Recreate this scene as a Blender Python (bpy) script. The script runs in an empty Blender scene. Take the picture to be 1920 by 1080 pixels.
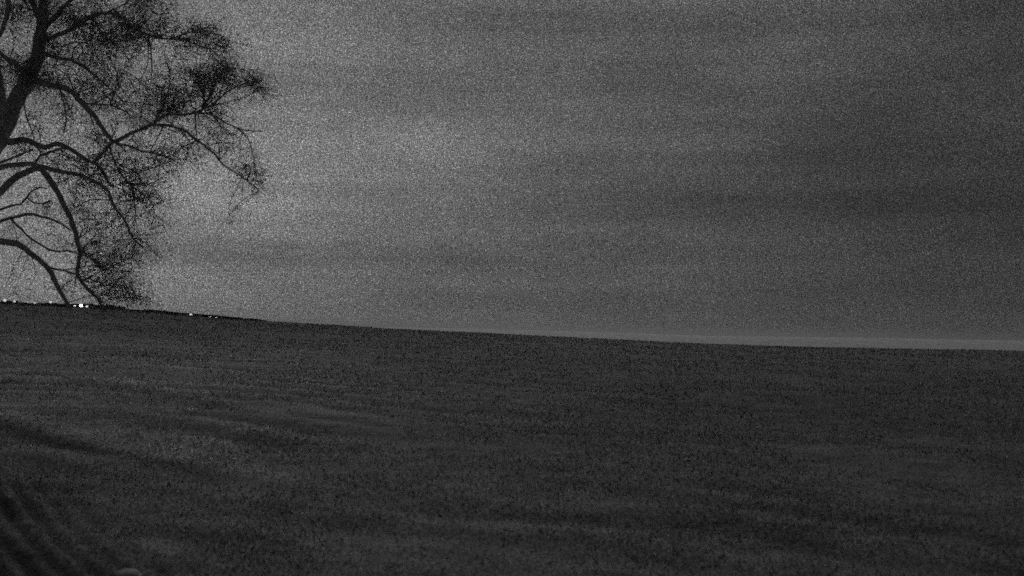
import bpy, math, random
import numpy as np
from mathutils import Vector, Matrix, noise

random.seed(7)
rng = np.random.default_rng(11)
S = bpy.context.scene
C = S.collection
R = math.radians

# ------------------------------------------------------------------ camera
W_PX, H_PX = 1920.0, 1080.0
FOCAL = 1663.0                       # in photograph pixels: about 60 degrees across
CAM_Z = 4.0
cam_data = bpy.data.cameras.new('camera')
cam = bpy.data.objects.new('camera', cam_data)
C.objects.link(cam)
cam_data.sensor_width = 36.0
cam_data.lens = 36.0 * FOCAL / W_PX
cam_data.clip_start = 0.1
cam_data.clip_end = 200000.0
ROT = Matrix.Rotation(R(90 + 2.75), 3, 'X') @ Matrix.Rotation(R(1.25), 3, 'Z')
cam.matrix_world = Matrix.Translation((0, 0, CAM_Z)) @ ROT.to_4x4()
S.camera = cam
cam_data.dof.use_dof = True           # lens focused far off: near things are a little soft
cam_data.dof.focus_distance = 400.0
cam_data.dof.aperture_fstop = cam_data.lens / 40.0

# ------------------------------------------------------------------ sky: moon behind thin cloud, up to the left
MOON_AZ, MOON_EL = -8.0, 31.0
def sky_dir(az, el):
    return Vector((math.sin(R(az)) * math.cos(R(el)), math.cos(R(az)) * math.cos(R(el)), math.sin(R(el))))
world = bpy.data.worlds.new('World')
S.world = world
world.use_nodes = True
wn, wl = world.node_tree.nodes, world.node_tree.links
wn.clear()
def w_math(op, a, b=None):
    m = wn.new('ShaderNodeMath'); m.operation = op
    for i, v in enumerate((a, b)):
        if v is None: continue
        if isinstance(v, (int, float)): m.inputs[i].default_value = v
        else: wl.new(v, m.inputs[i])
    return m.outputs[0]
w_out = wn.new('ShaderNodeOutputWorld')
w_bg = wn.new('ShaderNodeBackground')
w_sky = wn.new('ShaderNodeTexSky')
w_sky.sky_type = 'NISHITA'
w_sky.sun_disc = False
w_sky.sun_elevation = R(MOON_EL)
w_sky.sun_rotation = R(MOON_AZ)
w_bw = wn.new('ShaderNodeRGBToBW')      # the picture is black and white
wl.new(w_sky.outputs[0], w_bw.inputs[0])
w_tc = wn.new('ShaderNodeTexCoord')
w_dir = w_tc.outputs['Generated']
def w_lobe(az, el, k):
    """soft glow round a direction: exp(k (cos angle - 1))"""
    d = wn.new('ShaderNodeVectorMath'); d.operation = 'DOT_PRODUCT'
    wl.new(w_dir, d.inputs[0]); d.inputs[1].default_value = sky_dir(az, el)
    return w_math('EXPONENT', w_math('MULTIPLY', w_math('SUBTRACT', d.outputs['Value'], 1.0), k))
def w_noise(scale, detail, mscale, lo, hi, seed=(0, 0, 0), clamp=True):
    mp = wn.new('ShaderNodeMapping'); mp.inputs['Scale'].default_value = mscale; mp.inputs['Location'].default_value = seed
    mp.inputs['Rotation'].default_value = (0, R(2.0), 0)
    wl.new(w_dir, mp.inputs[0])
    t = wn.new('ShaderNodeTexNoise'); t.inputs['Scale'].default_value = scale; t.inputs['Detail'].default_value = detail
    wl.new(mp.outputs[0], t.inputs['Vector'])
    r = wn.new('ShaderNodeMapRange'); r.clamp = clamp
    r.inputs[1].default_value = 0.3; r.inputs[2].default_value = 0.7
    r.inputs[3].default_value = lo; r.inputs[4].default_value = hi
    wl.new(t.outputs[0], r.inputs[0])
    return r.outputs[0]
SKY_SEED = (1.78, 1.35, 4.76)
SKY_SEED2 = (4.59, 0.64, 8.13)
w_sum = w_math('MULTIPLY', w_bw.outputs[0], 0.010)                       # clear-sky share
w_sum = w_math('ADD', w_sum, 0.28)                                      # even overcast
w_sum = w_math('ADD', w_sum, w_math('MULTIPLY', w_lobe(MOON_AZ, MOON_EL, 7.5), 1.0))  # moonlit cloud
w_sum = w_math('ADD', w_sum, w_math('MULTIPLY', w_lobe(-31.0, 2.0, 11.0), 1.3))        # glow of the town beyond the hill
w_sum = w_math('ADD', w_sum, w_math('MULTIPLY', w_lobe(-24.0, 2.0, 40.0), 0.45))       # its brightest part, low beside the tree
w_sum = w_math('MULTIPLY', w_sum, w_noise(2.0, 3.0, (1.4, 1.4, 3.8), 0.76, 1.24, SKY_SEED))     # cloud banks
w_sum = w_math('MULTIPLY', w_sum, w_noise(1.6, 4.0, (1.3, 1.3, 20.0), 0.80, 1.20, SKY_SEED2))   # long flat streaks
w_fine = w_noise(1000.0, 0.0, (1, 1, 1), -0.74, 0.74, clamp=False)                      # fine mottling of the cloud sheet
w_sum = w_math('MULTIPLY', w_sum, w_math('EXPONENT', w_fine))
wl.new(w_sum, w_bg.inputs['Color'])
w_bg.inputs['Strength'].default_value = 0.08
wl.new(w_bg.outputs[0], w_out.inputs['Surface'])

# ------------------------------------------------------------------ moonlight through the cloud
sun_data = bpy.data.lights.new('sun', 'SUN')
sun_data.energy = 0.58
sun_data.angle = R(30)
sun_data.color = (1, 1, 1)
sun = bpy.data.objects.new('sun', sun_data)
C.objects.link(sun)
sun.rotation_euler = (-sky_dir(MOON_AZ, MOON_EL)).to_track_quat('-Z', 'Y').to_euler()

# ------------------------------------------------------------------ exposure
S.view_settings.view_transform = 'Standard'
S.view_settings.look = 'None'
S.view_settings.gamma = 1.0
S.view_settings.use_curve_mapping = False
S.view_settings.exposure = 0.0
S.render.engine = 'CYCLES'
S.cycles.use_denoising = False          # the photograph is a grainy high-ISO night exposure
S.cycles.use_adaptive_sampling = True
S.cycles.adaptive_threshold = 1.0
S.cycles.adaptive_min_samples = 1
S.render.filter_size = 2.6
S.cycles.max_bounces = 4

# ------------------------------------------------------------------ helpers
def ray(px, py):
    return ROT @ Vector(((px - W_PX / 2) / FOCAL, -(py - H_PX / 2) / FOCAL, -1.0))

def at(px, py, dist):
    """world point seen at photograph pixel px, py whose distance along +Y is dist"""
    d = ray(px, py)
    return Vector((0, 0, CAM_Z)) + d * (dist / d.y)

def tag(o, label=None, cat=None, group=None, kind=None):
    if label: o['label'] = label
    if cat: o['category'] = cat
    if group: o['group'] = group
    if kind: o['kind'] = kind
    return o

def mesh_obj(name, verts, faces, mat, parent=None, smooth=True):
    me = bpy.data.meshes.new(name)
    me.from_pydata(verts, [], faces)
    if smooth:
        me.polygons.foreach_set('use_smooth', [True] * len(me.polygons))
    me.materials.append(mat)
    me.update()
    o = bpy.data.objects.new(name, me)
    C.objects.link(o)
    if parent is not None:
        o.parent = parent
        o.matrix_parent_inverse = Matrix.Translation(-parent.location)
    return o

def np_mesh(name, V, F, mat, parent=None, smooth=False):
    """V (n,3) array, F (m,k) array of equal-sided faces"""
    me = bpy.data.meshes.new(name)
    m, k = F.shape
    me.vertices.add(len(V)); me.loops.add(m * k); me.polygons.add(m)
    me.vertices.foreach_set('co', np.ascontiguousarray(V, dtype=np.float32).ravel())
    me.loops.foreach_set('vertex_index', np.ascontiguousarray(F, dtype=np.int32).ravel())
    me.polygons.foreach_set('loop_start', np.arange(0, m * k, k, dtype=np.int32))
    me.polygons.foreach_set('loop_total', np.full(m, k, dtype=np.int32))
    me.polygons.foreach_set('use_smooth', np.full(m, smooth))
    me.materials.append(mat)
    me.update(calc_edges=True)
    o = bpy.data.objects.new(name, me)
    C.objects.link(o)
    if parent is not None:
        o.parent = parent
        o.matrix_parent_inverse = Matrix.Translation(-parent.location)
    return o

def grey_mat(name, lo, hi, scale, detail=4.0, rough=0.9, bump=0.0, bump_scale=None, spec=0.2, island=False, dry_lit=False):
    m = bpy.data.materials.new(name)
    m.use_nodes = True
    n, l = m.node_tree.nodes, m.node_tree.links
    b = n['Principled BSDF']
    tc = n.new('ShaderNodeTexCoord')
    t = n.new('ShaderNodeTexNoise'); t.inputs['Scale'].default_value = scale; t.inputs['Detail'].default_value = detail
    l.new(tc.outputs['Object'], t.inputs['Vector'])
    r = n.new('ShaderNodeMapRange')
    r.inputs[1].default_value = 0.3; r.inputs[2].default_value = 0.7
    r.inputs[3].default_value = lo; r.inputs[4].default_value = hi
    if island:                       # every leaf or blade has a shade of its own
        g = n.new('ShaderNodeNewGeometry')
        l.new(g.outputs['Random Per Island'], r.inputs[0])
        r.inputs[1].default_value = 0.0; r.inputs[2].default_value = 1.0
        if dry_lit:                      # mostly dull blades, a few bleached ones
            pw = n.new('ShaderNodeMath'); pw.operation = 'POWER'; pw.inputs[1].default_value = 2.6
            l.new(g.outputs['Random Per Island'], pw.inputs[0]); l.new(pw.outputs[0], r.inputs[0])
    else:
        l.new(t.outputs[0], r.inputs[0])
    if dry_lit:
        da = n.new('ShaderNodeAttribute'); da.attribute_name = 'dry_lit'
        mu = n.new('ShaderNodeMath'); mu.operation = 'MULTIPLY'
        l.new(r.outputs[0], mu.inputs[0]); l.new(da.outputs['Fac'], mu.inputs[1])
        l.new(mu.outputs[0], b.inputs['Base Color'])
    else:
        l.new(r.outputs[0], b.inputs['Base Color'])
    b.inputs['Roughness'].default_value = rough
    b.inputs['Specular IOR Level'].default_value = spec
    if bump:
        t2 = n.new('ShaderNodeTexNoise'); t2.inputs['Scale'].default_value = bump_scale or scale; t2.inputs['Detail'].default_value = 5.0
        l.new(tc.outputs['Object'], t2.inputs['Vector'])
        bp = n.new('ShaderNodeBump'); bp.inputs['Strength'].default_value = 0.8; bp.inputs['Distance'].default_value = bump
        l.new(t2.outputs[0], bp.inputs['Height'])
        l.new(bp.outputs[0], b.inputs['Normal'])
    return m

MAT_BARK = grey_mat('bark', 0.28, 0.55, 6.0, bump=0.03, bump_scale=14.0)
MAT_LEAF = grey_mat('leaf', 0.12, 0.28, 3.0, island=True)
MAT_TWIG = grey_mat('twig', 0.2, 0.4, 5.0)
MAT_HEDGE = grey_mat('hedge_leaf', 0.05, 0.14, 2.0, island=True)
MAT_BLADE = grey_mat('grass_blade', 0.01, 0.72, 0.7, island=True, dry_lit=True)
def add_translucency(m, w):
    n, l = m.node_tree.nodes, m.node_tree.links
    b = n['Principled BSDF']; out = n['Material Output']
    tr = n.new('ShaderNodeBsdfTranslucent')
    l.new(b.inputs['Base Color'].links[0].from_socket, tr.inputs['Color'])
    mx = n.new('ShaderNodeMixShader'); mx.inputs[0].default_value = w
    l.new(b.outputs[0], mx.inputs[1]); l.new(tr.outputs[0], mx.inputs[2])
    l.new(mx.outputs[0], out.inputs['Surface'])
add_translucency(MAT_BLADE, 0.5)
add_translucency(MAT_LEAF, 0.3)
MAT_METAL = grey_mat('lamp_metal', 0.15, 0.25, 8.0, rough=0.5)

# ------------------------------------------------------------------ the shape of the ground
CREST_Y = 90.0
CREST_PX = [(0, 571), (100, 575), (200, 581), (300, 589), (400, 598), (600, 609), (750, 618), (900, 625),
            (1100, 635), (1300, 645), (1500, 652), (1700, 656), (1920, 659)]
_cx, _cz = zip(*[(p.x, p.z) for p in (at(px, py, CREST_Y) for px, py in CREST_PX)])
_cx = np.array((-160.0, -90.0) + _cx + (80.0, 160.0))
_cz = np.array((_cz[0] + 1.4, _cz[0] + 0.9) + _cz + (_cz[-1] - 0.6, _cz[-1] - 1.2))

def vnoise(x, y, s, seed):
    """smooth 2-D value noise on arrays"""
    x = np.asarray(x) / s + seed * 17.31; y = np.asarray(y) / s - seed * 9.7
    xi, yi = np.floor(x).astype(np.int64), np.floor(y).astype(np.int64)
    fx, fy = x - xi, y - yi
    fx = fx * fx * (3 - 2 * fx); fy = fy * fy * (3 - 2 * fy)
    def h(a, b):
        v = np.sin(a * 127.1 + b * 311.7 + seed * 74.7) * 43758.5453
        return v - np.floor(v)
    a = h(xi, yi) * (1 - fx) + h(xi + 1, yi) * fx
    b = h(xi, yi + 1) * (1 - fx) + h(xi + 1, yi + 1) * fx
    return a * (1 - fy) + b * fy - 0.5

def ridges(x, y):
    """low wavy ridges fanning over the left of the slope: -1..1, and how strong they are"""
    warp = 2.6 * vnoise(x, y, 7.0, 21) + 1.6 * vnoise(x * 0.6, y, 2.1, 22) + 0.5 * vnoise(x, y, 0.8, 24)
    s = 0.34 * x + 0.94 * y + warp + 0.010 * x * x
    a = np.clip((16.0 - x) / 26.0, 0.12, 1.0) * np.clip((62.0 - y) / 26.0, 0.0, 1.0) * np.clip((y - 7.0) / 6.0, 0.0, 1.0)
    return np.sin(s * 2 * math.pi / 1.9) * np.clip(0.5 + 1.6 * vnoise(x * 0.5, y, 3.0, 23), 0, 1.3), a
def furrows(x, y):
    """tilled strip in the near left corner: furrow wave and mask"""
    s = -0.78 * x - 0.62 * y + 0.006 * (0.62 * x - 0.78 * y + 16.0) ** 2 + 0.2 * vnoise(x, y, 3.0, 32) + 0.07 * vnoise(x, y, 1.6, 31)
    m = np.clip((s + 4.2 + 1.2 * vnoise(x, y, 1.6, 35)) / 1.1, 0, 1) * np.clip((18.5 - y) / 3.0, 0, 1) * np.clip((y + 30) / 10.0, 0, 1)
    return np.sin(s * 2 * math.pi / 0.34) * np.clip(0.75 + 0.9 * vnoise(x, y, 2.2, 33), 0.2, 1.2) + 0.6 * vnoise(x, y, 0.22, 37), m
def ground_hit(px, py):
    d = ray(px, py); p = Vector((0, 0, CAM_Z)) + d * (18.0 / d.y)
    for _ in range(12):
        gz = float(ground_z(p.x, p.y, False))
        p = Vector((0, 0, CAM_Z)) + d * (0.5 * (p.y / d.y) + 0.5 * (gz - CAM_Z) / d.z)
    return p
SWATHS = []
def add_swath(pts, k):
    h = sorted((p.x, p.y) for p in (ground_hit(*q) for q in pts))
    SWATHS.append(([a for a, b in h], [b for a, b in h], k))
def dry_lit_tone(x, y):
    """1 = ordinary grass; above = bleached grass and painted light, below = bare soil, dark growth and painted shade"""
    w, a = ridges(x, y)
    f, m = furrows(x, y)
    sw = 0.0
    for sx, sy, k in SWATHS:         # bleached swaths of flattened grass with shade painted along the near side
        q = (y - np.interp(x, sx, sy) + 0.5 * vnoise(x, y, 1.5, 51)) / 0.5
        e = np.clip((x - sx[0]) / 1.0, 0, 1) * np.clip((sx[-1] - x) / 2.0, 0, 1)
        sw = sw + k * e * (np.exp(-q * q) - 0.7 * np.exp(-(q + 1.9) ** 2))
    d = 1.0 + sw + 0.40 * a * w  # ridge tops lighter, hollows darker: relief shading put into the colour
    d = d * (1.0 + 0.35 * np.clip((-x - 2.0) / 10.0, 0, 1) * np.clip((60 - y) / 20.0, 0, 1))  # lighter to the left: light from that side painted into the grass
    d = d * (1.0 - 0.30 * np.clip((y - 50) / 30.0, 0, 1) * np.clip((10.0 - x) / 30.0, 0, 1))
    d = d * (1.0 - 0.16 * np.clip((x + 2.0) / 8.0, 0, 1) * np.clip((60 - y) / 20.0, 0, 1))  # darker to the right: weaker light there painted into the grass
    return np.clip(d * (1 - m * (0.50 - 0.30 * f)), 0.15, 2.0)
def ground_z(x, y, detail=True):
    x = np.asarray(x, dtype=float); y = np.asarray(y, dtype=float)
    zc = np.interp(x, _cx, _cz)
    t = np.clip(y / CREST_Y, 0, 1)
    z = zc * (0.5 * t + 0.5 * (1 - (1 - t) ** 2))
    u = np.clip((y - CREST_Y) / 420.0, 0, 1)
    z = z - 62.0 * (u * u * (3 - 2 * u))
    v = np.clip((np.abs(x) - 130.0) / 500.0, 0, 1)
    z = z - 62.0 * (v * v * (3 - 2 * v)) * (1 - u)
    v = np.clip((-y - 60.0) / 400.0, 0, 1)
    z = z - 62.0 * (v * v * (3 - 2 * v))
    if detail:
        fade = np.clip((CREST_Y + 20 - y) / 45.0, 0.12, 1.0)
        z = z + fade * (0.22 * vnoise(x, y, 11.0, 1) * np.clip(y / 20, 0.3, 1) + 0.12 * vnoise(x * 0.35, y, 3.1, 2) + 0.05 * vnoise(x, y, 0.9, 3))
        w, a = ridges(x, y)
        f, m = furrows(x, y)
        z = z + 0.075 * w * a * (1 - m) + 0.042 * f * m
    return z

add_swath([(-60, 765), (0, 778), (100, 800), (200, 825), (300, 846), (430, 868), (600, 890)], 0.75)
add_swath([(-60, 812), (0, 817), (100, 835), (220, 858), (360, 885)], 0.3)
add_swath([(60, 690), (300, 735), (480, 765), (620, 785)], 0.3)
# ground material: rough winter grass, paler bleached swaths, tilled furrows, painted light and shade
def ground_material():
    m = bpy.data.materials.new('rough_grass')
    m.use_nodes = True
    n, l = m.node_tree.nodes, m.node_tree.links
    b = n['Principled BSDF']
    b.inputs['Roughness'].default_value = 0.95
    b.inputs['Specular IOR Level'].default_value = 0.1
    tc = n.new('ShaderNodeTexCoord')
    def nz(scale, detail, mscale=(1, 1, 1), rot=0.0):
        mp = n.new('ShaderNodeMapping'); mp.inputs['Scale'].default_value = mscale; mp.inputs['Rotation'].default_value = (0, 0, rot)
        l.new(tc.outputs['Object'], mp.inputs[0])
        t = n.new('ShaderNodeTexNoise'); t.inputs['Scale'].default_value = scale; t.inputs['Detail'].default_value = detail
        l.new(mp.outputs[0], t.inputs['Vector'])
        return t.outputs[0]
    def mr(src, a, bb, c, d):
        r = n.new('ShaderNodeMapRange'); r.inputs[1].default_value = a; r.inputs[2].default_value = bb
        r.inputs[3].default_value = c; r.inputs[4].default_value = d
        l.new(src, r.inputs[0]); return r.outputs[0]
    def mul(a, c):
        k = n.new('ShaderNodeMath'); k.operation = 'MULTIPLY'
        l.new(a, k.inputs[0]); l.new(c, k.inputs[1]); return k.outputs[0]
    swath = mr(nz(0.22, 3.0, (0.45, 1.6, 1), 0.5), 0.35, 0.65, 0.85, 1.18)
    clump = mr(nz(1.6, 4.0, (0.6, 1.2, 1)), 0.3, 0.7, 0.7, 1.3)
    fine = mr(nz(20.0, 3.0), 0.3, 0.7, 0.1, 1.9)
    base = n.new('ShaderNodeValue'); base.outputs[0].default_value = 0.195
    dry_lit = n.new('ShaderNodeAttribute'); dry_lit.attribute_name = 'dry_lit'
    col = mul(mul(mul(mul(base.outputs[0], swath), clump), fine), dry_lit.outputs['Fac'])
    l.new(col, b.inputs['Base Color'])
    bp = n.new('ShaderNodeBump'); bp.inputs['Strength'].default_value = 1.0; bp.inputs['Distance'].default_value = 0.03
    l.new(nz(9.0, 5.0), bp.inputs['Height'])
    l.new(bp.outputs[0], b.inputs['Normal'])
    return m
MAT_GROUND = ground_material()

def axis(parts):
    out = [np.arange(a, b, s) for a, b, s in parts]
    return np.unique(np.round(np.concatenate(out), 4))
gx = axis([(-2600, -400, 200), (-400, -100, 20), (-100, -60, 2), (-60, -30, 0.6), (-30, -14, 0.3), (-14, -9, 0.1), (-9, -3, 0.05), (-3, -2, 0.1), (-2, 30, 0.3), (30, 62, 0.6), (62, 100, 2), (100, 400, 20), (400, 2601, 200)])
gy = axis([(-2600, -400, 200), (-400, -60, 20), (-60, 0, 3), (0, 6, 1), (6, 8, 0.3), (8, 17, 0.06), (17, 22, 0.1), (22, 60, 0.3), (60, 120, 0.5), (120, 200, 4), (200, 600, 20), (600, 2601, 200)])
X, Y = np.meshgrid(gx, gy)
Z = ground_z(X, Y)
nx, ny = len(gx), len(gy)
idx = np.arange(nx * ny).reshape(ny, nx)
F = np.stack([idx[:-1, :-1], idx[:-1, 1:], idx[1:, 1:], idx[1:, :-1]], -1).reshape(-1, 4)
ground = np_mesh('ground', np.stack([X, Y, Z], -1).reshape(-1, 3), F, MAT_GROUND, smooth=True)
tag(ground, kind='structure')
def set_dry_lit(o, d):
    at_ = o.data.attributes.new('dry_lit', 'FLOAT', 'POINT')
    at_.data.foreach_set('value', np.ascontiguousarray(d, dtype=np.float32).ravel())
set_dry_lit(ground, dry_lit_tone(X, Y))

# pale water far beyond the crest
MAT_WATER = bpy.data.materials.new('lake_water')
MAT_WATER.use_nodes = True
_n, _l = MAT_WATER.node_tree.nodes, MAT_WATER.node_tree.links
_b = _n['Principled BSDF']
_b.inputs['Base Color'].default_value = (0.06, 0.06, 0.06, 1)
_b.inputs['Roughness'].default_value = 0.25
_t = _n.new('ShaderNodeTexNoise'); _t.inputs['Scale'].default_value = 0.02; _t.inputs['Detail'].default_value = 6
_tc = _n.new('ShaderNodeTexCoord'); _l.new(_tc.outputs['Object'], _t.inputs['Vector'])
_bp = _n.new('ShaderNodeBump'); _bp.inputs['Strength'].default_value = 1.0; _bp.inputs['Distance'].default_value = 6.0
_l.new(_t.outputs[0], _bp.inputs['Height']); _l.new(_bp.outputs[0], _b.inputs['Normal'])
LAKE_Z = -44.0
_r = [0.0, 2000.0, 6000.0, 15000.0, 40000.0, 90000.0]
lv, lf = [], []
for r in _r[1:]:
    for k in range(96):
        a = 2 * math.pi * k / 96
        lv.append((r * math.cos(a), r * math.sin(a), LAKE_Z))
lv.append((0, 0, LAKE_Z))
for k in range(96):
    lf.append((len(lv) - 1, k, (k + 1) % 96))
for j in range(len(_r) - 2):
    for k in range(96):
        lf.append((j * 96 + k, (j + 1) * 96 + k, (j + 1) * 96 + (k + 1) % 96, j * 96 + (k + 1) % 96))
lake = mesh_obj('lake_water', lv, lf, MAT_WATER, smooth=False)
tag(lake, kind='structure')

# pale frosted stubble field on the next rise, seen as a thin strip over the crest
FAR_Y = 260.0
_top = [(480, 616), (600, 613), (700, 612.5), (800, 614.5), (900, 616.5), (1100, 622.5), (1300, 628.5), (1500, 632), (1700, 635), (1920, 638.5), (2300, 647), (2800, 662)]
_fx, _fz = zip(*[(p.x, p.z) for p in (at(px, py, FAR_Y) for px, py in _top)])
fx = np.arange(-110.0, 330.0, 4.0); fy = np.arange(150.0, 420.0, 5.0)
FX, FY = np.meshgrid(fx, fy)
FZ = np.interp(FX, _fx, _fz) + 0.25 * vnoise(FX, FY, 25.0, 41)
FZ = FZ - np.where(FY < FAR_Y, 26.0 * ((FAR_Y - FY) / 110.0) ** 1.7, 34.0 * ((FY - FAR_Y) / 160.0) ** 1.7)
FZ = FZ - 34.0 * np.clip((-FX - 40.0) / 70.0, 0, 1) ** 2 - 40.0 * np.clip((FX - 210.0) / 120.0, 0, 1) ** 2
fi = np.arange(FX.size).reshape(FX.shape)
FF = np.stack([fi[:-1, :-1], fi[:-1, 1:], fi[1:, 1:], fi[1:, :-1]], -1).reshape(-1, 4)
MAT_STUBBLE = grey_mat('frosted_stubble', 0.68, 0.88, 0.25, detail=6.0, bump=0.2, bump_scale=1.5)
far_field = np_mesh('far_field', np.stack([FX, FY, FZ], -1).reshape(-1, 3), FF, MAT_STUBBLE, smooth=True)
tag(far_field, kind='structure')

# short rough grass standing on the slope
def make_grass():
    n = 380000
    # spread over the seen wedge, denser towards the viewer
    d = 7.0 * (100.0 / 7.0) ** rng.random(n)
    a = (rng.random(n) - 0.5) * 1.25
    x = d * np.tan(a); y = d
    keep = (vnoise(x, y, 1.4, 5) + 0.6 * vnoise(x, y, 4.0, 6)) > rng.random(n) * 0.9 - 0.6
    keep &= rng.random(n) > 0.8 * furrows(x, y)[1]
    x, y = x[keep], y[keep]
    n = len(x)
    z = ground_z(x, y)
    h = (0.02 + 0.05 * rng.random(n)) * (0.6 + 0.02 * y)
    w = 0.004 + 0.0006 * y
    th = rng.random(n) * math.pi * 2
    lx, ly = (rng.random(n) - 0.5) * h * 1.3, (rng.random(n) - 0.5) * h * 1.3
    V = np.empty((n, 3, 3))
    V[:, 0] = np.stack([x - w * np.cos(th), y - w * np.sin(th), z - 0.02], -1)
    V[:, 1] = np.stack([x + w * np.cos(th), y + w * np.sin(th), z - 0.02], -1)
    V[:, 2] = np.stack([x + lx, y + ly, z + h], -1)
    o = np_mesh('grass', V.reshape(-1, 3), np.arange(n * 3).reshape(-1, 3), MAT_BLADE)
    set_dry_lit(o, np.repeat(dry_lit_tone(x, y), 3))
    tag(o, 'short rough grass covering the dark slope below the crest', 'grass', kind='stuff')
make_grass()

# ------------------------------------------------------------------ the tree
TREE_D = 30.0
PX = TREE_D / FOCAL                  # metres per photograph pixel at the tree
base_p = at(-95, 690, TREE_D)
tree = bpy.data.objects.new('old_tree', None)
tree.location = (base_p.x, base_p.y, float(ground_z(base_p.x, base_p.y)) - 0.05)
C.objects.link(tree)
tag(tree, 'large dark spreading tree with drooping branches at the left edge', 'tree')

def resample(pts, step):
    """pts: list of (Vector, radius): smooth Catmull-Rom resampling"""
    out = []
    n = len(pts)
    for i in range(n - 1):
        p0, p1, p2, p3 = pts[max(i - 1, 0)], pts[i], pts[i + 1], pts[min(i + 2, n - 1)]
        k = max(1, int((p2[0] - p1[0]).length / step))
        for j in range(k):
            t = j / k
            v = 0.5 * ((2 * p1[0]) + (p2[0] - p0[0]) * t + (2 * p0[0] - 5 * p1[0] + 4 * p2[0] - p3[0]) * t * t
                       + (3 * p1[0] - p0[0] - 3 * p2[0] + p3[0]) * t ** 3)
            out.append((v, p1[1] + (p2[1] - p1[1]) * t))
    out.append(pts[-1])
    return out

def tube(pts, sides, verts, faces, wob=0.0):
    start = len(verts)
    prev_u = None
    n = len(pts)
    for i, (p, r) in enumerate(pts):
        d = (pts[min(i + 1, n - 1)][0] - pts[max(i - 1, 0)][0])
        if d.length < 1e-9: d = Vector((0, 0, 1))
        d.normalize()
        u = prev_u if prev_u is not None else (Vector((0, 0, 1)) if abs(d.z) < 0.9 else Vector((1, 0, 0)))
        u = (u - d * u.dot(d)).normalized()
        prev_u = u
        v = d.cross(u)
        for k in range(sides):
            a = 2 * math.pi * k / sides
            rr = r * (1 + (random.uniform(-wob, wob) if wob else 0))
            verts.append(p + (u * math.cos(a) + v * math.sin(a)) * rr)
    for i in range(n - 1):
        for k in range(sides):
            a, b = start + i * sides + k, start + i * sides + (k + 1) % sides
            faces.append((a, b, b + sides, a + sides))
    faces.append(tuple(start + k for k in reversed(range(sides))))
    faces.append(tuple(start + (n - 1) * sides + k for k in range(sides)))

LIMB_PTS = []                        # all sampled limb points, for twigs to start from
def limb(name, trace, w0, w1, d0, d1, sides=8, flare=False, widths=None):
    n = len(trace)
    pts = []
    for i, (px, py) in enumerate(trace):
        t = i / (n - 1)
        d = d0 + (d1 - d0) * t
        w = 0.88 * widths[i] if widths else 0.85 * (w0 + (w1 - w0) * t)
        pts.append((at(px, py, d), 0.5 * w * d / FOCAL))
    if flare:
        pts[0] = (pts[0][0], pts[0][1] * 1.55)
    rs = resample(pts, 0.22)
    # small kinks: nothing grows dead smooth
    ks = []
    for i, (p, r) in enumerate(rs):
        if 0 < i < len(rs) - 1:
            p = p + noise.noise_vector(p * 1.7) * min(0.06, r * 0.9 + 0.02) + noise.noise_vector(p * 4.1) * min(0.03, r * 0.5 + 0.008)
        ks.append((p, r))
    v, f = [], []
    tube(ks, sides, v, f, wob=0.10)
    mesh_obj(name, v, f, MAT_BARK, tree)
    LIMB_PTS.extend((p, r) for p, r in ks)
    return ks

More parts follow.
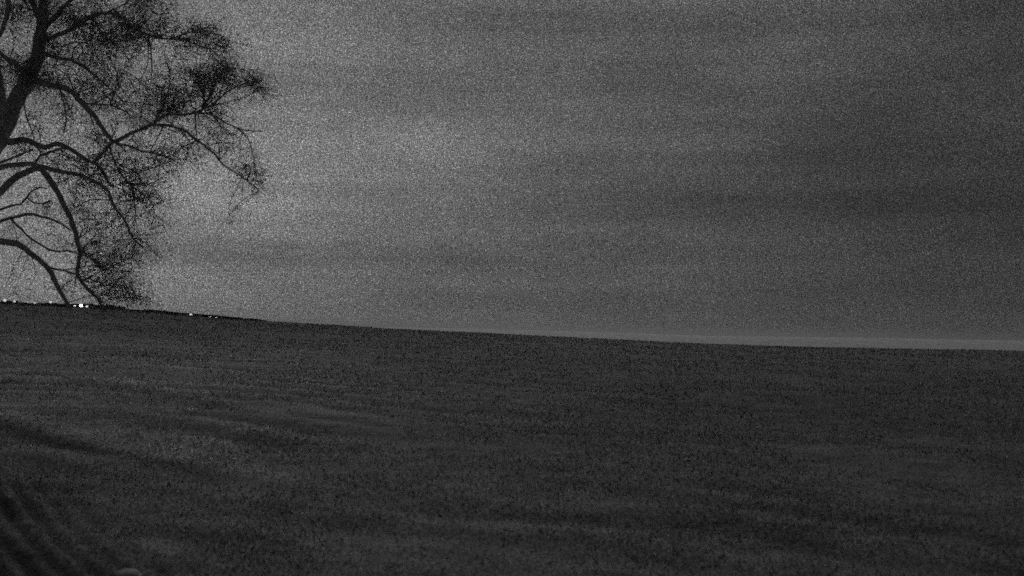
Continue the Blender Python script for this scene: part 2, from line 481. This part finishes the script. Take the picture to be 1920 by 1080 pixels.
T = TREE_D
limb('trunk', [(-95, 722), (-92, 640), (-88, 560), (-75, 470), (-52, 380), (-25, 300), (8, 240), (30, 190), (52, 148), (67, 112), (76, 70), (80, 20), (86, -60), (96, -160), (100, -260)], 74, 14, T, T, 12, flare=True,
     widths=[66, 62, 58, 52, 46, 41, 36, 33, 31, 28, 24, 20, 16, 12, 8])
L = [
    # trace, w0, w1, depth start, depth end
    ([(60, 150), (87, 157), (117, 163), (140, 178), (163, 204), (187, 230), (204, 257), (211, 266)], 15, 9, T, 28.0),
    ([(211, 266), (232, 256), (262, 243), (290, 232), (297, 223), (315, 215), (345, 214), (370, 210), (395, 198), (410, 185), (430, 170), (460, 156), (492, 150)], 9, 2.5, 28.0, 26.0),
    ([(285, 233), (320, 236), (345, 246), (370, 262), (395, 283), (410, 300), (422, 311), (455, 330), (470, 345), (487, 357)], 7, 2.2, 27.4, 25.6),
    ([(366, 211), (390, 214), (410, 223), (440, 238), (475, 247), (494, 246)], 4.5, 2, 27.0, 26.2),
    ([(211, 266), (240, 270), (262, 282), (285, 286), (330, 302)], 6, 2.5, 28.0, 27.3),
    ([(213, 262), (200, 280), (185, 296), (176, 304)], 8, 6, 28.0, 28.2),
    ([(205, 272), (215, 300), (224, 325), (245, 347), (252, 370)], 5.5, 2.5, 28.0, 28.3),
    ([(-48, 350), (-25, 290), (0, 268), (20, 265), (45, 262), (65, 269), (85, 276), (106, 270), (126, 278), (148, 289), (170, 302), (186, 316), (198, 333), (210, 350)], 18, 5, T, 28.2),
    ([(-55, 385), (-30, 335), (0, 313), (30, 310), (60, 308), (85, 315), (110, 320), (140, 327), (170, 335), (190, 344), (203, 358), (208, 375), (218, 392), (230, 406), (238, 420), (243, 436), (250, 449), (268, 464)], 13, 3.5, T, 29.5),
    ([(-66, 430), (-35, 395), (0, 360), (15, 346), (35, 330), (55, 320), (77, 320), (95, 343), (110, 363), (122, 388), (130, 406), (138, 426), (145, 450), (149, 476), (146, 500), (145, 516), (153, 527), (166, 541), (184, 560), (196, 582)], 17, 6, T, 28.6),
    ([(-76, 470), (-45, 455), (-10, 451), (10, 455), (30, 458), (50, 467), (70, 483), (85, 498), (97, 513), (105, 531), (115, 551), (124, 567), (131, 582)], 18, 7, T, 29.0),
    ([(93, 501), (110, 506), (128, 509), (144, 514)], 5, 4, 29.2, 28.6),
    ([(-68, 440), (-30, 420), (0, 414), (20, 410), (37, 405), (60, 402), (80, 405), (100, 412), (118, 420), (132, 432)], 9, 4, T, 29.0),
    ([(22, 411), (40, 429), (60, 448), (80, 462), (105, 470), (127, 469), (146, 476)], 5.5, 3.5, 29.7, 28.8),
    ([(-66, 430), (-30, 405), (0, 395), (20, 387), (40, 382), (52, 370), (60, 359), (75, 351), (88, 353)], 7, 3, T, 30.6),
    ([(52, 372), (62, 380), (80, 384), (97, 377)], 4, 2.5, 30.3, 30.4),
    ([(-45, 345), (-20, 318), (0, 306), (20, 298), (40, 290), (62, 280)], 8, 4, T, 30.8),
    ([(72, 98), (110, 108), (135, 114), (157, 125), (181, 146), (204, 164), (230, 190)], 9, 3, T, 31.0),
    ([(76, 78), (110, 66), (150, 42), (185, 27), (213, 26), (239, 38), (254, 55), (280, 67), (309, 73), (344, 74), (368, 85), (395, 92)], 10, 3, T, 28.5),
    ([(277, 66), (281, 88), (284, 112), (284, 145)], 4, 2.5, 28.9, 28.9),
    ([(52, 140), (38, 128), (17, 114), (0, 99), (-30, 85), (-80, 70), (-150, 60)], 15, 6, T, 31.0),
    ([(76, 40), (50, -15), (20, -45), (17, 9), (6, 50), (-6, 75)], 13, 8, T, 29.0),
    ([(78, 60), (100, 36), (118, 16), (150, -20), (200, -60), (250, -90)], 13, 4, T, 29.0),
    ([(150, 192), (185, 195), (205, 197), (240, 212)], 5.5, 3, 29.0, 28.6),
    ([(45, 178), (48, 215), (56, 236), (64, 262)], 3.5, 2.5, T, 29.5),
    ([(112, 164), (120, 195), (125, 225), (119, 250)], 4, 2.5, 29.3, 29.2),
    ([(64, 312), (75, 295), (95, 285), (126, 279)], 6, 5, 29.8, 28.9),
    # limbs above and to the far side of the trunk, mostly outside the picture
    ([(-60, 400), (-110, 330), (-170, 280), (-240, 260), (-310, 275), (-360, 320)], 26, 6, T, 31.0),
    ([(-30, 310), (-90, 230), (-160, 170), (-250, 120), (-330, 110)], 22, 5, T, 28.5),
    ([(-85, 520), (-140, 470), (-210, 460), (-270, 490), (-310, 550)], 18, 5, T, 30.5),
    ([(84, -60), (30, -150), (-60, -220), (-140, -260)], 14, 4, T, 30.5),
    ([(92, -120), (150, -190), (230, -230), (300, -220)], 12, 4, T, 29.5),
    ([(10, 235), (0, 160), (-20, 60), (-50, -60), (-70, -180)], 20, 5, T, 33.0),
]
for spec in L:
    limb('branch', *spec)

# foliage clumps: centre and half-size in photograph pixels, leaf count, depth
CL = [
    (190, 25, 100, 58, 2600, 29.6), (110, 30, 55, 45, 1100, 30.0), (215, 75, 80, 36, 1400, 29.4), (120, 90, 55, 32, 1000, 30.5),
    (60, 135, 55, 34, 1500, 30.0), (35, 20, 45, 34, 900, 30.0), (12, 130, 34, 40, 700, 30.5), (5, 40, 30, 40, 450, 30.0),
    (285, 20, 55, 42, 900, 29.0), (320, 60, 30, 26, 240, 28.8), (388, 62, 38, 22, 600, 28.2), (428, 82, 12, 26, 230, 28.0), (350, 82, 40, 18, 260, 28.2),
    (445, 146, 52, 20, 620, 26.4), (492, 156, 10, 18, 190, 26.0), (390, 145, 55, 26, 750, 27.0), (420, 118, 34, 20, 330, 27.0),
    (330, 150, 70, 42, 900, 27.6), (315, 190, 55, 28, 700, 27.6), (250, 170, 60, 45, 700, 28.4), (200, 120, 70, 50, 800, 29.5), (180, 170, 50, 35, 450, 29.5),
    (100, 205, 55, 40, 420, 29.6), (160, 250, 45, 32, 420, 29.0), (55, 225, 40, 30, 220, 29.8), (250, 225, 50, 24, 260, 28.0),
    (295, 310, 60, 38, 560, 28.0), (240, 325, 50, 42, 520, 28.3), (335, 280, 45, 36, 420, 27.4), (120, 297, 65, 20, 650, 29.4), (60, 280, 50, 14, 260, 30.0),
    (425, 260, 50, 36, 240, 26.6), (465, 320, 38, 34, 300, 26.0), (485, 345, 14, 16, 80, 25.8), (430, 400, 9, 9, 45, 26.4), (400, 215, 45, 20, 180, 26.8),
    (160, 350, 50, 24, 420, 28.8), (180, 410, 45, 42, 420, 28.6), (230, 385, 40, 50, 380, 28.8), (285, 410, 40, 60, 380, 29.0), (300, 360, 36, 30, 240, 28.4),
    (75, 385, 40, 20, 170, 30.2), (105, 440, 40, 30, 110, 29.4), (190, 470, 36, 32, 400, 28.7), (235, 470, 36, 40, 380, 29.2), (275, 480, 32, 40, 180, 29.0),
    (205, 515, 55, 40, 750, 28.7), (225, 540, 52, 40, 480, 28.8), (195, 540, 36, 30, 260, 28.8), (265, 560, 30, 20, 240, 28.8), (130, 548, 22, 16, 60, 29.0), (225, 568, 50, 18, 120, 28.8),
    (125, 530, 26, 24, 120, 29.0), (140, 395, 26, 40, 150, 28.8), (15, 545, 40, 20, 60, 30.0), (30, 425, 24, 14, 40, 29.8),
    (330, 220, 120, 80, 900, 27.4), (200, 400, 90, 120, 1100, 28.8), (150, 120, 120, 90, 1100, 29.8), (390, 110, 90, 50, 500, 27.6), (240, 300, 100, 60, 700, 28.4), (100, 340, 90, 50, 350, 29.6),
    # above and left of the picture
    (120, -70, 150, 60, 3200, 30.0), (20, -140, 150, 80, 3000, 30.5), (190, -190, 130, 70, 2400, 29.5), (-60, -20, 90, 70, 2000, 31.0),
    (-140, 80, 100, 70, 2000, 30.5), (-110, -190, 120, 80, 2400, 30.5), (-250, 130, 110, 70, 2200, 29.5), (-300, 270, 90, 70, 1800, 31.0), (-190, 240, 80, 50, 1200, 30.5),
    (-260, 500, 80, 70, 1500, 30.5), (-70, -100, 120, 90, 2400, 32.5),
]
twv, twf, lfs = [], [], []
lp_co = np.array([tuple(p) for p, r in LIMB_PTS])
def add_twig(a, b, r0):
    mid = (a + b) / 2 + Vector((random.gauss(0, .12), random.gauss(0, .12), random.gauss(0.06, .1))) * (b - a).length
    rs = resample([(a, r0), (mid, r0 * 0.7), (b, r0 * 0.35)], max(0.12, (b - a).length / 8))
    tube(rs, 3, twv, twf)
    return [p for p, r in rs]
for (px, py, sx, sy, cnt, dep) in CL:
    c = at(px, py, dep)
    k = dep / FOCAL
    rx, rz = sx * k, sy * k
    ry = min(1.6, 0.75 * max(rx, rz) + 0.25)
    clust = []
    # middle-sized boughs first, so that twigs fork from something
    mids = []
    for _ in range(1 + int(cnt / 260) if cnt > 100 else 0):
        q = c + Vector((random.uniform(-.8, .8) * rx, random.uniform(-.8, .8) * ry, random.uniform(-.8, .8) * rz))
        d2 = ((lp_co - np.array(tuple(q))) ** 2).sum(1)
        near = np.argsort(d2)[:14]
        a = LIMB_PTS[int(random.choice(list(near)))][0]
        if (a - q).length > 1.9: q = a + (q - a).normalized() * 1.9
        mids += [(p, 0.02) for p in add_twig(a, q, random.uniform(0.018, 0.032))]
    org = LIMB_PTS + mids * 3
    org_co = np.array([tuple(p) for p, r in org])
    for _ in range(max(4, int(cnt / 24))):
        while True:
            g = Vector((random.uniform(-1, 1), random.uniform(-1, 1), random.uniform(-1, 1)))
            if g.length < 1: break
        q = c + Vector((g.x * rx, g.y * ry, g.z * rz))
        d2 = ((org_co - np.array(tuple(q))) ** 2).sum(1)
        near = np.argsort(d2)[:80]
        near = near[d2[near] < (math.sqrt(d2[near[0]]) + 0.5) ** 2]
        j = int(random.choice(list(near)))
        a = org[j][0]
        if math.sqrt(d2[j]) > 3.2:
            a = q + (a - q).normalized() * 2.0
        path = add_twig(a, q, random.uniform(0.009, 0.017))
        clust.append(q)
        # side shoots
        for _s in range(6):
            s0 = random.choice(path[len(path) // 3:])
            e = s0 + Vector((random.gauss(0.08, .28), random.gauss(0, .25), random.gauss(-0.14, .26)))
            add_twig(s0, e, random.uniform(0.005, 0.009))
            clust.append(e)
        clust.extend(path[(2 * len(path)) // 3:])
    for _ in range(int(cnt * 0.8)):
        s = random.choice(clust)
        q = s + Vector((random.gauss(0, .2), random.gauss(0, .2), random.gauss(-0.03, .18)))
        lfs.append(q)
tw = mesh_obj('twigs', twv, twf, MAT_TWIG, tree)
tag(tw, kind='stuff')
P = np.array([tuple(p) for p in lfs])
n = len(P)
def rand_dirs(n):
    v = rng.normal(size=(n, 3)); return v / np.linalg.norm(v, axis=1, keepdims=True)
A = rand_dirs(n); B = np.cross(A, rand_dirs(n)); B /= np.linalg.norm(B, axis=1, keepdims=True)
ln = (0.024 + 0.030 * rng.random(n))[:, None]; wd = ln * 0.42
V = np.stack([P - A * ln, P - B * wd + A * ln * 0.1, P + A * ln, P + B * wd + A * ln * 0.1], 1).reshape(-1, 3)
lo = np_mesh('crown', V, np.arange(n * 4).reshape(-1, 4), MAT_LEAF, tree)
tag(lo, kind='stuff')

# ------------------------------------------------------------------ low hedge along the crest, left
hedge = bpy.data.objects.new('low_hedge', None)
hx, hy = at(220, 590, 106).x, 106.0
hedge.location = (hx, hy, float(ground_z(hx, hy)))
C.objects.link(hedge)
tag(hedge, 'low dark ragged hedge along the hill crest below the tree', 'hedge')
hp, hsv, hsf = [], [], []
for i in range(150):
    px = -150 + 640 * (i + random.random()) / 150
    q = at(px, 590, 106 + random.uniform(-1.2, 1.2))
    gz = float(ground_z(q.x, q.y))
    top = at(px, 0, q.y)
    crest = float(np.interp(q.x * CREST_Y / q.y, _cx, _cz))
    sight = CAM_Z + (crest - CAM_Z) * q.y / CREST_Y
    bump = 0.30 + 0.42 * noise.noise(Vector((px * 0.022, 3.1, 0))) + random.uniform(-.12, .2)
    bump = bump * min(1.0, (500 - px) / 260.0) - 0.25 * max(0.0, (px - 330) / 160.0)
    h = max(0.35, sight - gz + bump)
    tube([(Vector((q.x, q.y, gz - 0.05)), 0.03), (Vector((q.x + random.uniform(-.1, .1), q.y, gz + h * 0.8)), 0.012)], 4, hsv, hsf)
    for _ in range(120):
        u = random.random() ** 0.7
        hp.append((q.x + random.gauss(0, .35), q.y + random.gauss(0, .35), gz + 0.08 + (h - 0.06) * u))
tag(mesh_obj('stems', hsv, hsf, MAT_TWIG, hedge), kind='stuff')
P = np.array(hp); n = len(P)
A = rand_dirs(n); B = np.cross(A, rand_dirs(n)); B /= np.linalg.norm(B, axis=1, keepdims=True)
ln = (0.07 + 0.07 * rng.random(n))[:, None]; wd = ln * 0.6
V = np.stack([P - A * ln, P - B * wd, P + A * ln, P + B * wd], 1).reshape(-1, 3)
tag(np_mesh('foliage', V, np.arange(n * 4).reshape(-1, 4), MAT_HEDGE, hedge), kind='stuff')

# ------------------------------------------------------------------ lamps on the far side of the crest
def glow_mat(name, strength):
    m = bpy.data.materials.new(name); m.use_nodes = True
    b = m.node_tree.nodes['Principled BSDF']
    b.inputs['Base Color'].default_value = (0.8, 0.8, 0.8, 1)
    b.inputs['Emission Color'].default_value = (1, 1, 1, 1)
    b.inputs['Emission Strength'].default_value = strength
    return m
def lathe(profile, sides, verts, faces, c):
    start = len(verts)
    for (r, z) in profile:
        for k in range(sides):
            a = 2 * math.pi * k / sides
            verts.append((c[0] + r * math.cos(a), c[1] + r * math.sin(a), c[2] + z))
    n = len(profile)
    for i in range(n - 1):
        for k in range(sides):
            a, b = start + i * sides + k, start + i * sides + (k + 1) % sides
            faces.append((a, b, b + sides, a + sides))
    faces.append(tuple(start + k for k in reversed(range(sides))))
    faces.append(tuple(start + (n - 1) * sides + k for k in range(sides)))

LAMPS = [   # px, py, distance, globe radius (m), brightness, label
    (9, 563, 98, 0.16, 0.65, 'small lamp shining at the crest by the left picture edge'),
    (27, 565, 99, 0.13, 0.5, 'faint tiny lamp just right of the leftmost crest light'),
    (65, 568, 99, 0.11, 0.4, 'barely visible lamp midway along the crest under the bare arching limb'),
    (95, 566, 98, 0.14, 0.55, 'dim lamp on the crest just left of the thick drooping limb'),
    (140, 574, 97, 0.12, 0.8, 'tiny lamp touching the brightest crest light on its left'),
    (152, 573, 97, 0.2, 2.0, 'brightest lamp on the crest, below the drooping branch tips'),
    (163, 575, 98, 0.13, 0.8, 'small lamp touching the brightest crest light on its right'),
    (176, 577, 98, 0.10, 0.45, 'weak lamp ending the row right of the brightest crest light'),
    (198, 571, 99, 0.11, 0.4, 'very faint lamp among the lowest leaves right of brightest light'),
    (358, 590, 97, 0.14, 0.7, 'lone clear lamp on the crest right of the tree'),
    (394, 594, 98, 0.12, 0.6, 'fainter left lamp of the close pair, rightmost on the crest'),
    (406, 595, 98, 0.12, 0.6, 'rightmost lamp of all the lights along the crest'),
]
for i, (px, py, d, r, e, lab) in enumerate(LAMPS):
    p = at(px, py, d)
    gz = float(ground_z(p.x, p.y))
    t = bpy.data.objects.new('globe_lamp', None)
    t.location = (p.x, p.y, gz)
    C.objects.link(t)
    tag(t, lab, 'lamp', 'lights along the hill crest')
    v, f = [], []
    top = p.z - r * 0.9
    lathe([(0.12, -0.1), (0.12, 0.25), (0.06, 0.35), (0.045, max(0.5, top - gz))], 10, v, f, (p.x, p.y, gz))
    mesh_obj('post', v, f, MAT_METAL, t)
    v, f = [], []
    prof = [(r * math.sin(math.pi * k / 10) + 0.001, -r * math.cos(math.pi * k / 10)) for k in range(11)]
    lathe(prof, 16, v, f, p)
    mesh_obj('globe', v, f, glow_mat('lamp_glow', e), t)
    v, f = [], []
    lathe([(r * 0.55, r * 0.86), (r * 0.5, r * 1.0), (r * 0.12, r * 1.12)], 12, v, f, p)
    mesh_obj('cap', v, f, MAT_METAL, t)

# ------------------------------------------------------------------ thin night mist
def haze_box(density):
    hx, z0, z1 = 95000.0, LAKE_Z - 25.0, 24.0
    v = [(x, y, z) for z in (z0, z1) for y in (-hx, hx) for x in (-hx, hx)]
    f = [(0, 2, 3, 1), (4, 5, 7, 6), (0, 1, 5, 4), (2, 6, 7, 3), (0, 4, 6, 2), (1, 3, 7, 5)]
    m = bpy.data.materials.new('mist'); m.use_nodes = True
    n, l = m.node_tree.nodes, m.node_tree.links
    n.remove(n['Principled BSDF'])
    pv = n.new('ShaderNodeVolumePrincipled')
    pv.inputs['Color'].default_value = (0.65, 0.65, 0.65, 1)
    pv.inputs['Density'].default_value = density
    pv.inputs['Anisotropy'].default_value = 0.4
    l.new(pv.outputs[0], n['Material Output'].inputs['Volume'])
    o = mesh_obj('haze', v, f, m, smooth=False)
    tag(o, kind='stuff')
HAZE = 0.0004
if HAZE: haze_box(HAZE)

# ------------------------------------------------------------------ pale stone at the near edge
def stone():
    p = at(242, 1083, 11.0)
    for _ in range(6):                # walk the line of sight down to the ground
        d = ray(242, 1083)
        gz = float(ground_z(p.x, p.y))
        p = Vector((0, 0, CAM_Z)) + d * ((gz - CAM_Z) / d.z)
    import bmesh
    bm = bmesh.new()
    bmesh.ops.create_icosphere(bm, subdivisions=3, radius=1.0)
    for v in bm.verts:
        k = 1 + 0.22 * noise.noise(v.co * 1.3 + Vector((4, 2, 1))) + 0.07 * noise.noise(v.co * 4.0)
        v.co = Vector((v.co.x * 0.17, v.co.y * 0.12, v.co.z * 0.08)) * k
    me = bpy.data.meshes.new('stone'); bm.to_mesh(me); bm.free()
    me.polygons.foreach_set('use_smooth', [True] * len(me.polygons))
    me.materials.append(grey_mat('pale_stone', 0.45, 0.65, 9.0, bump=0.01, bump_scale=20.0))
    o = bpy.data.objects.new('stone', me)
    o.location = (p.x, p.y, float(ground_z(p.x, p.y)) + 0.03)
    C.objects.link(o)
    tag(o, 'small pale stone in the grass, cut by the bottom edge beside the furrows', 'stone')
stone()
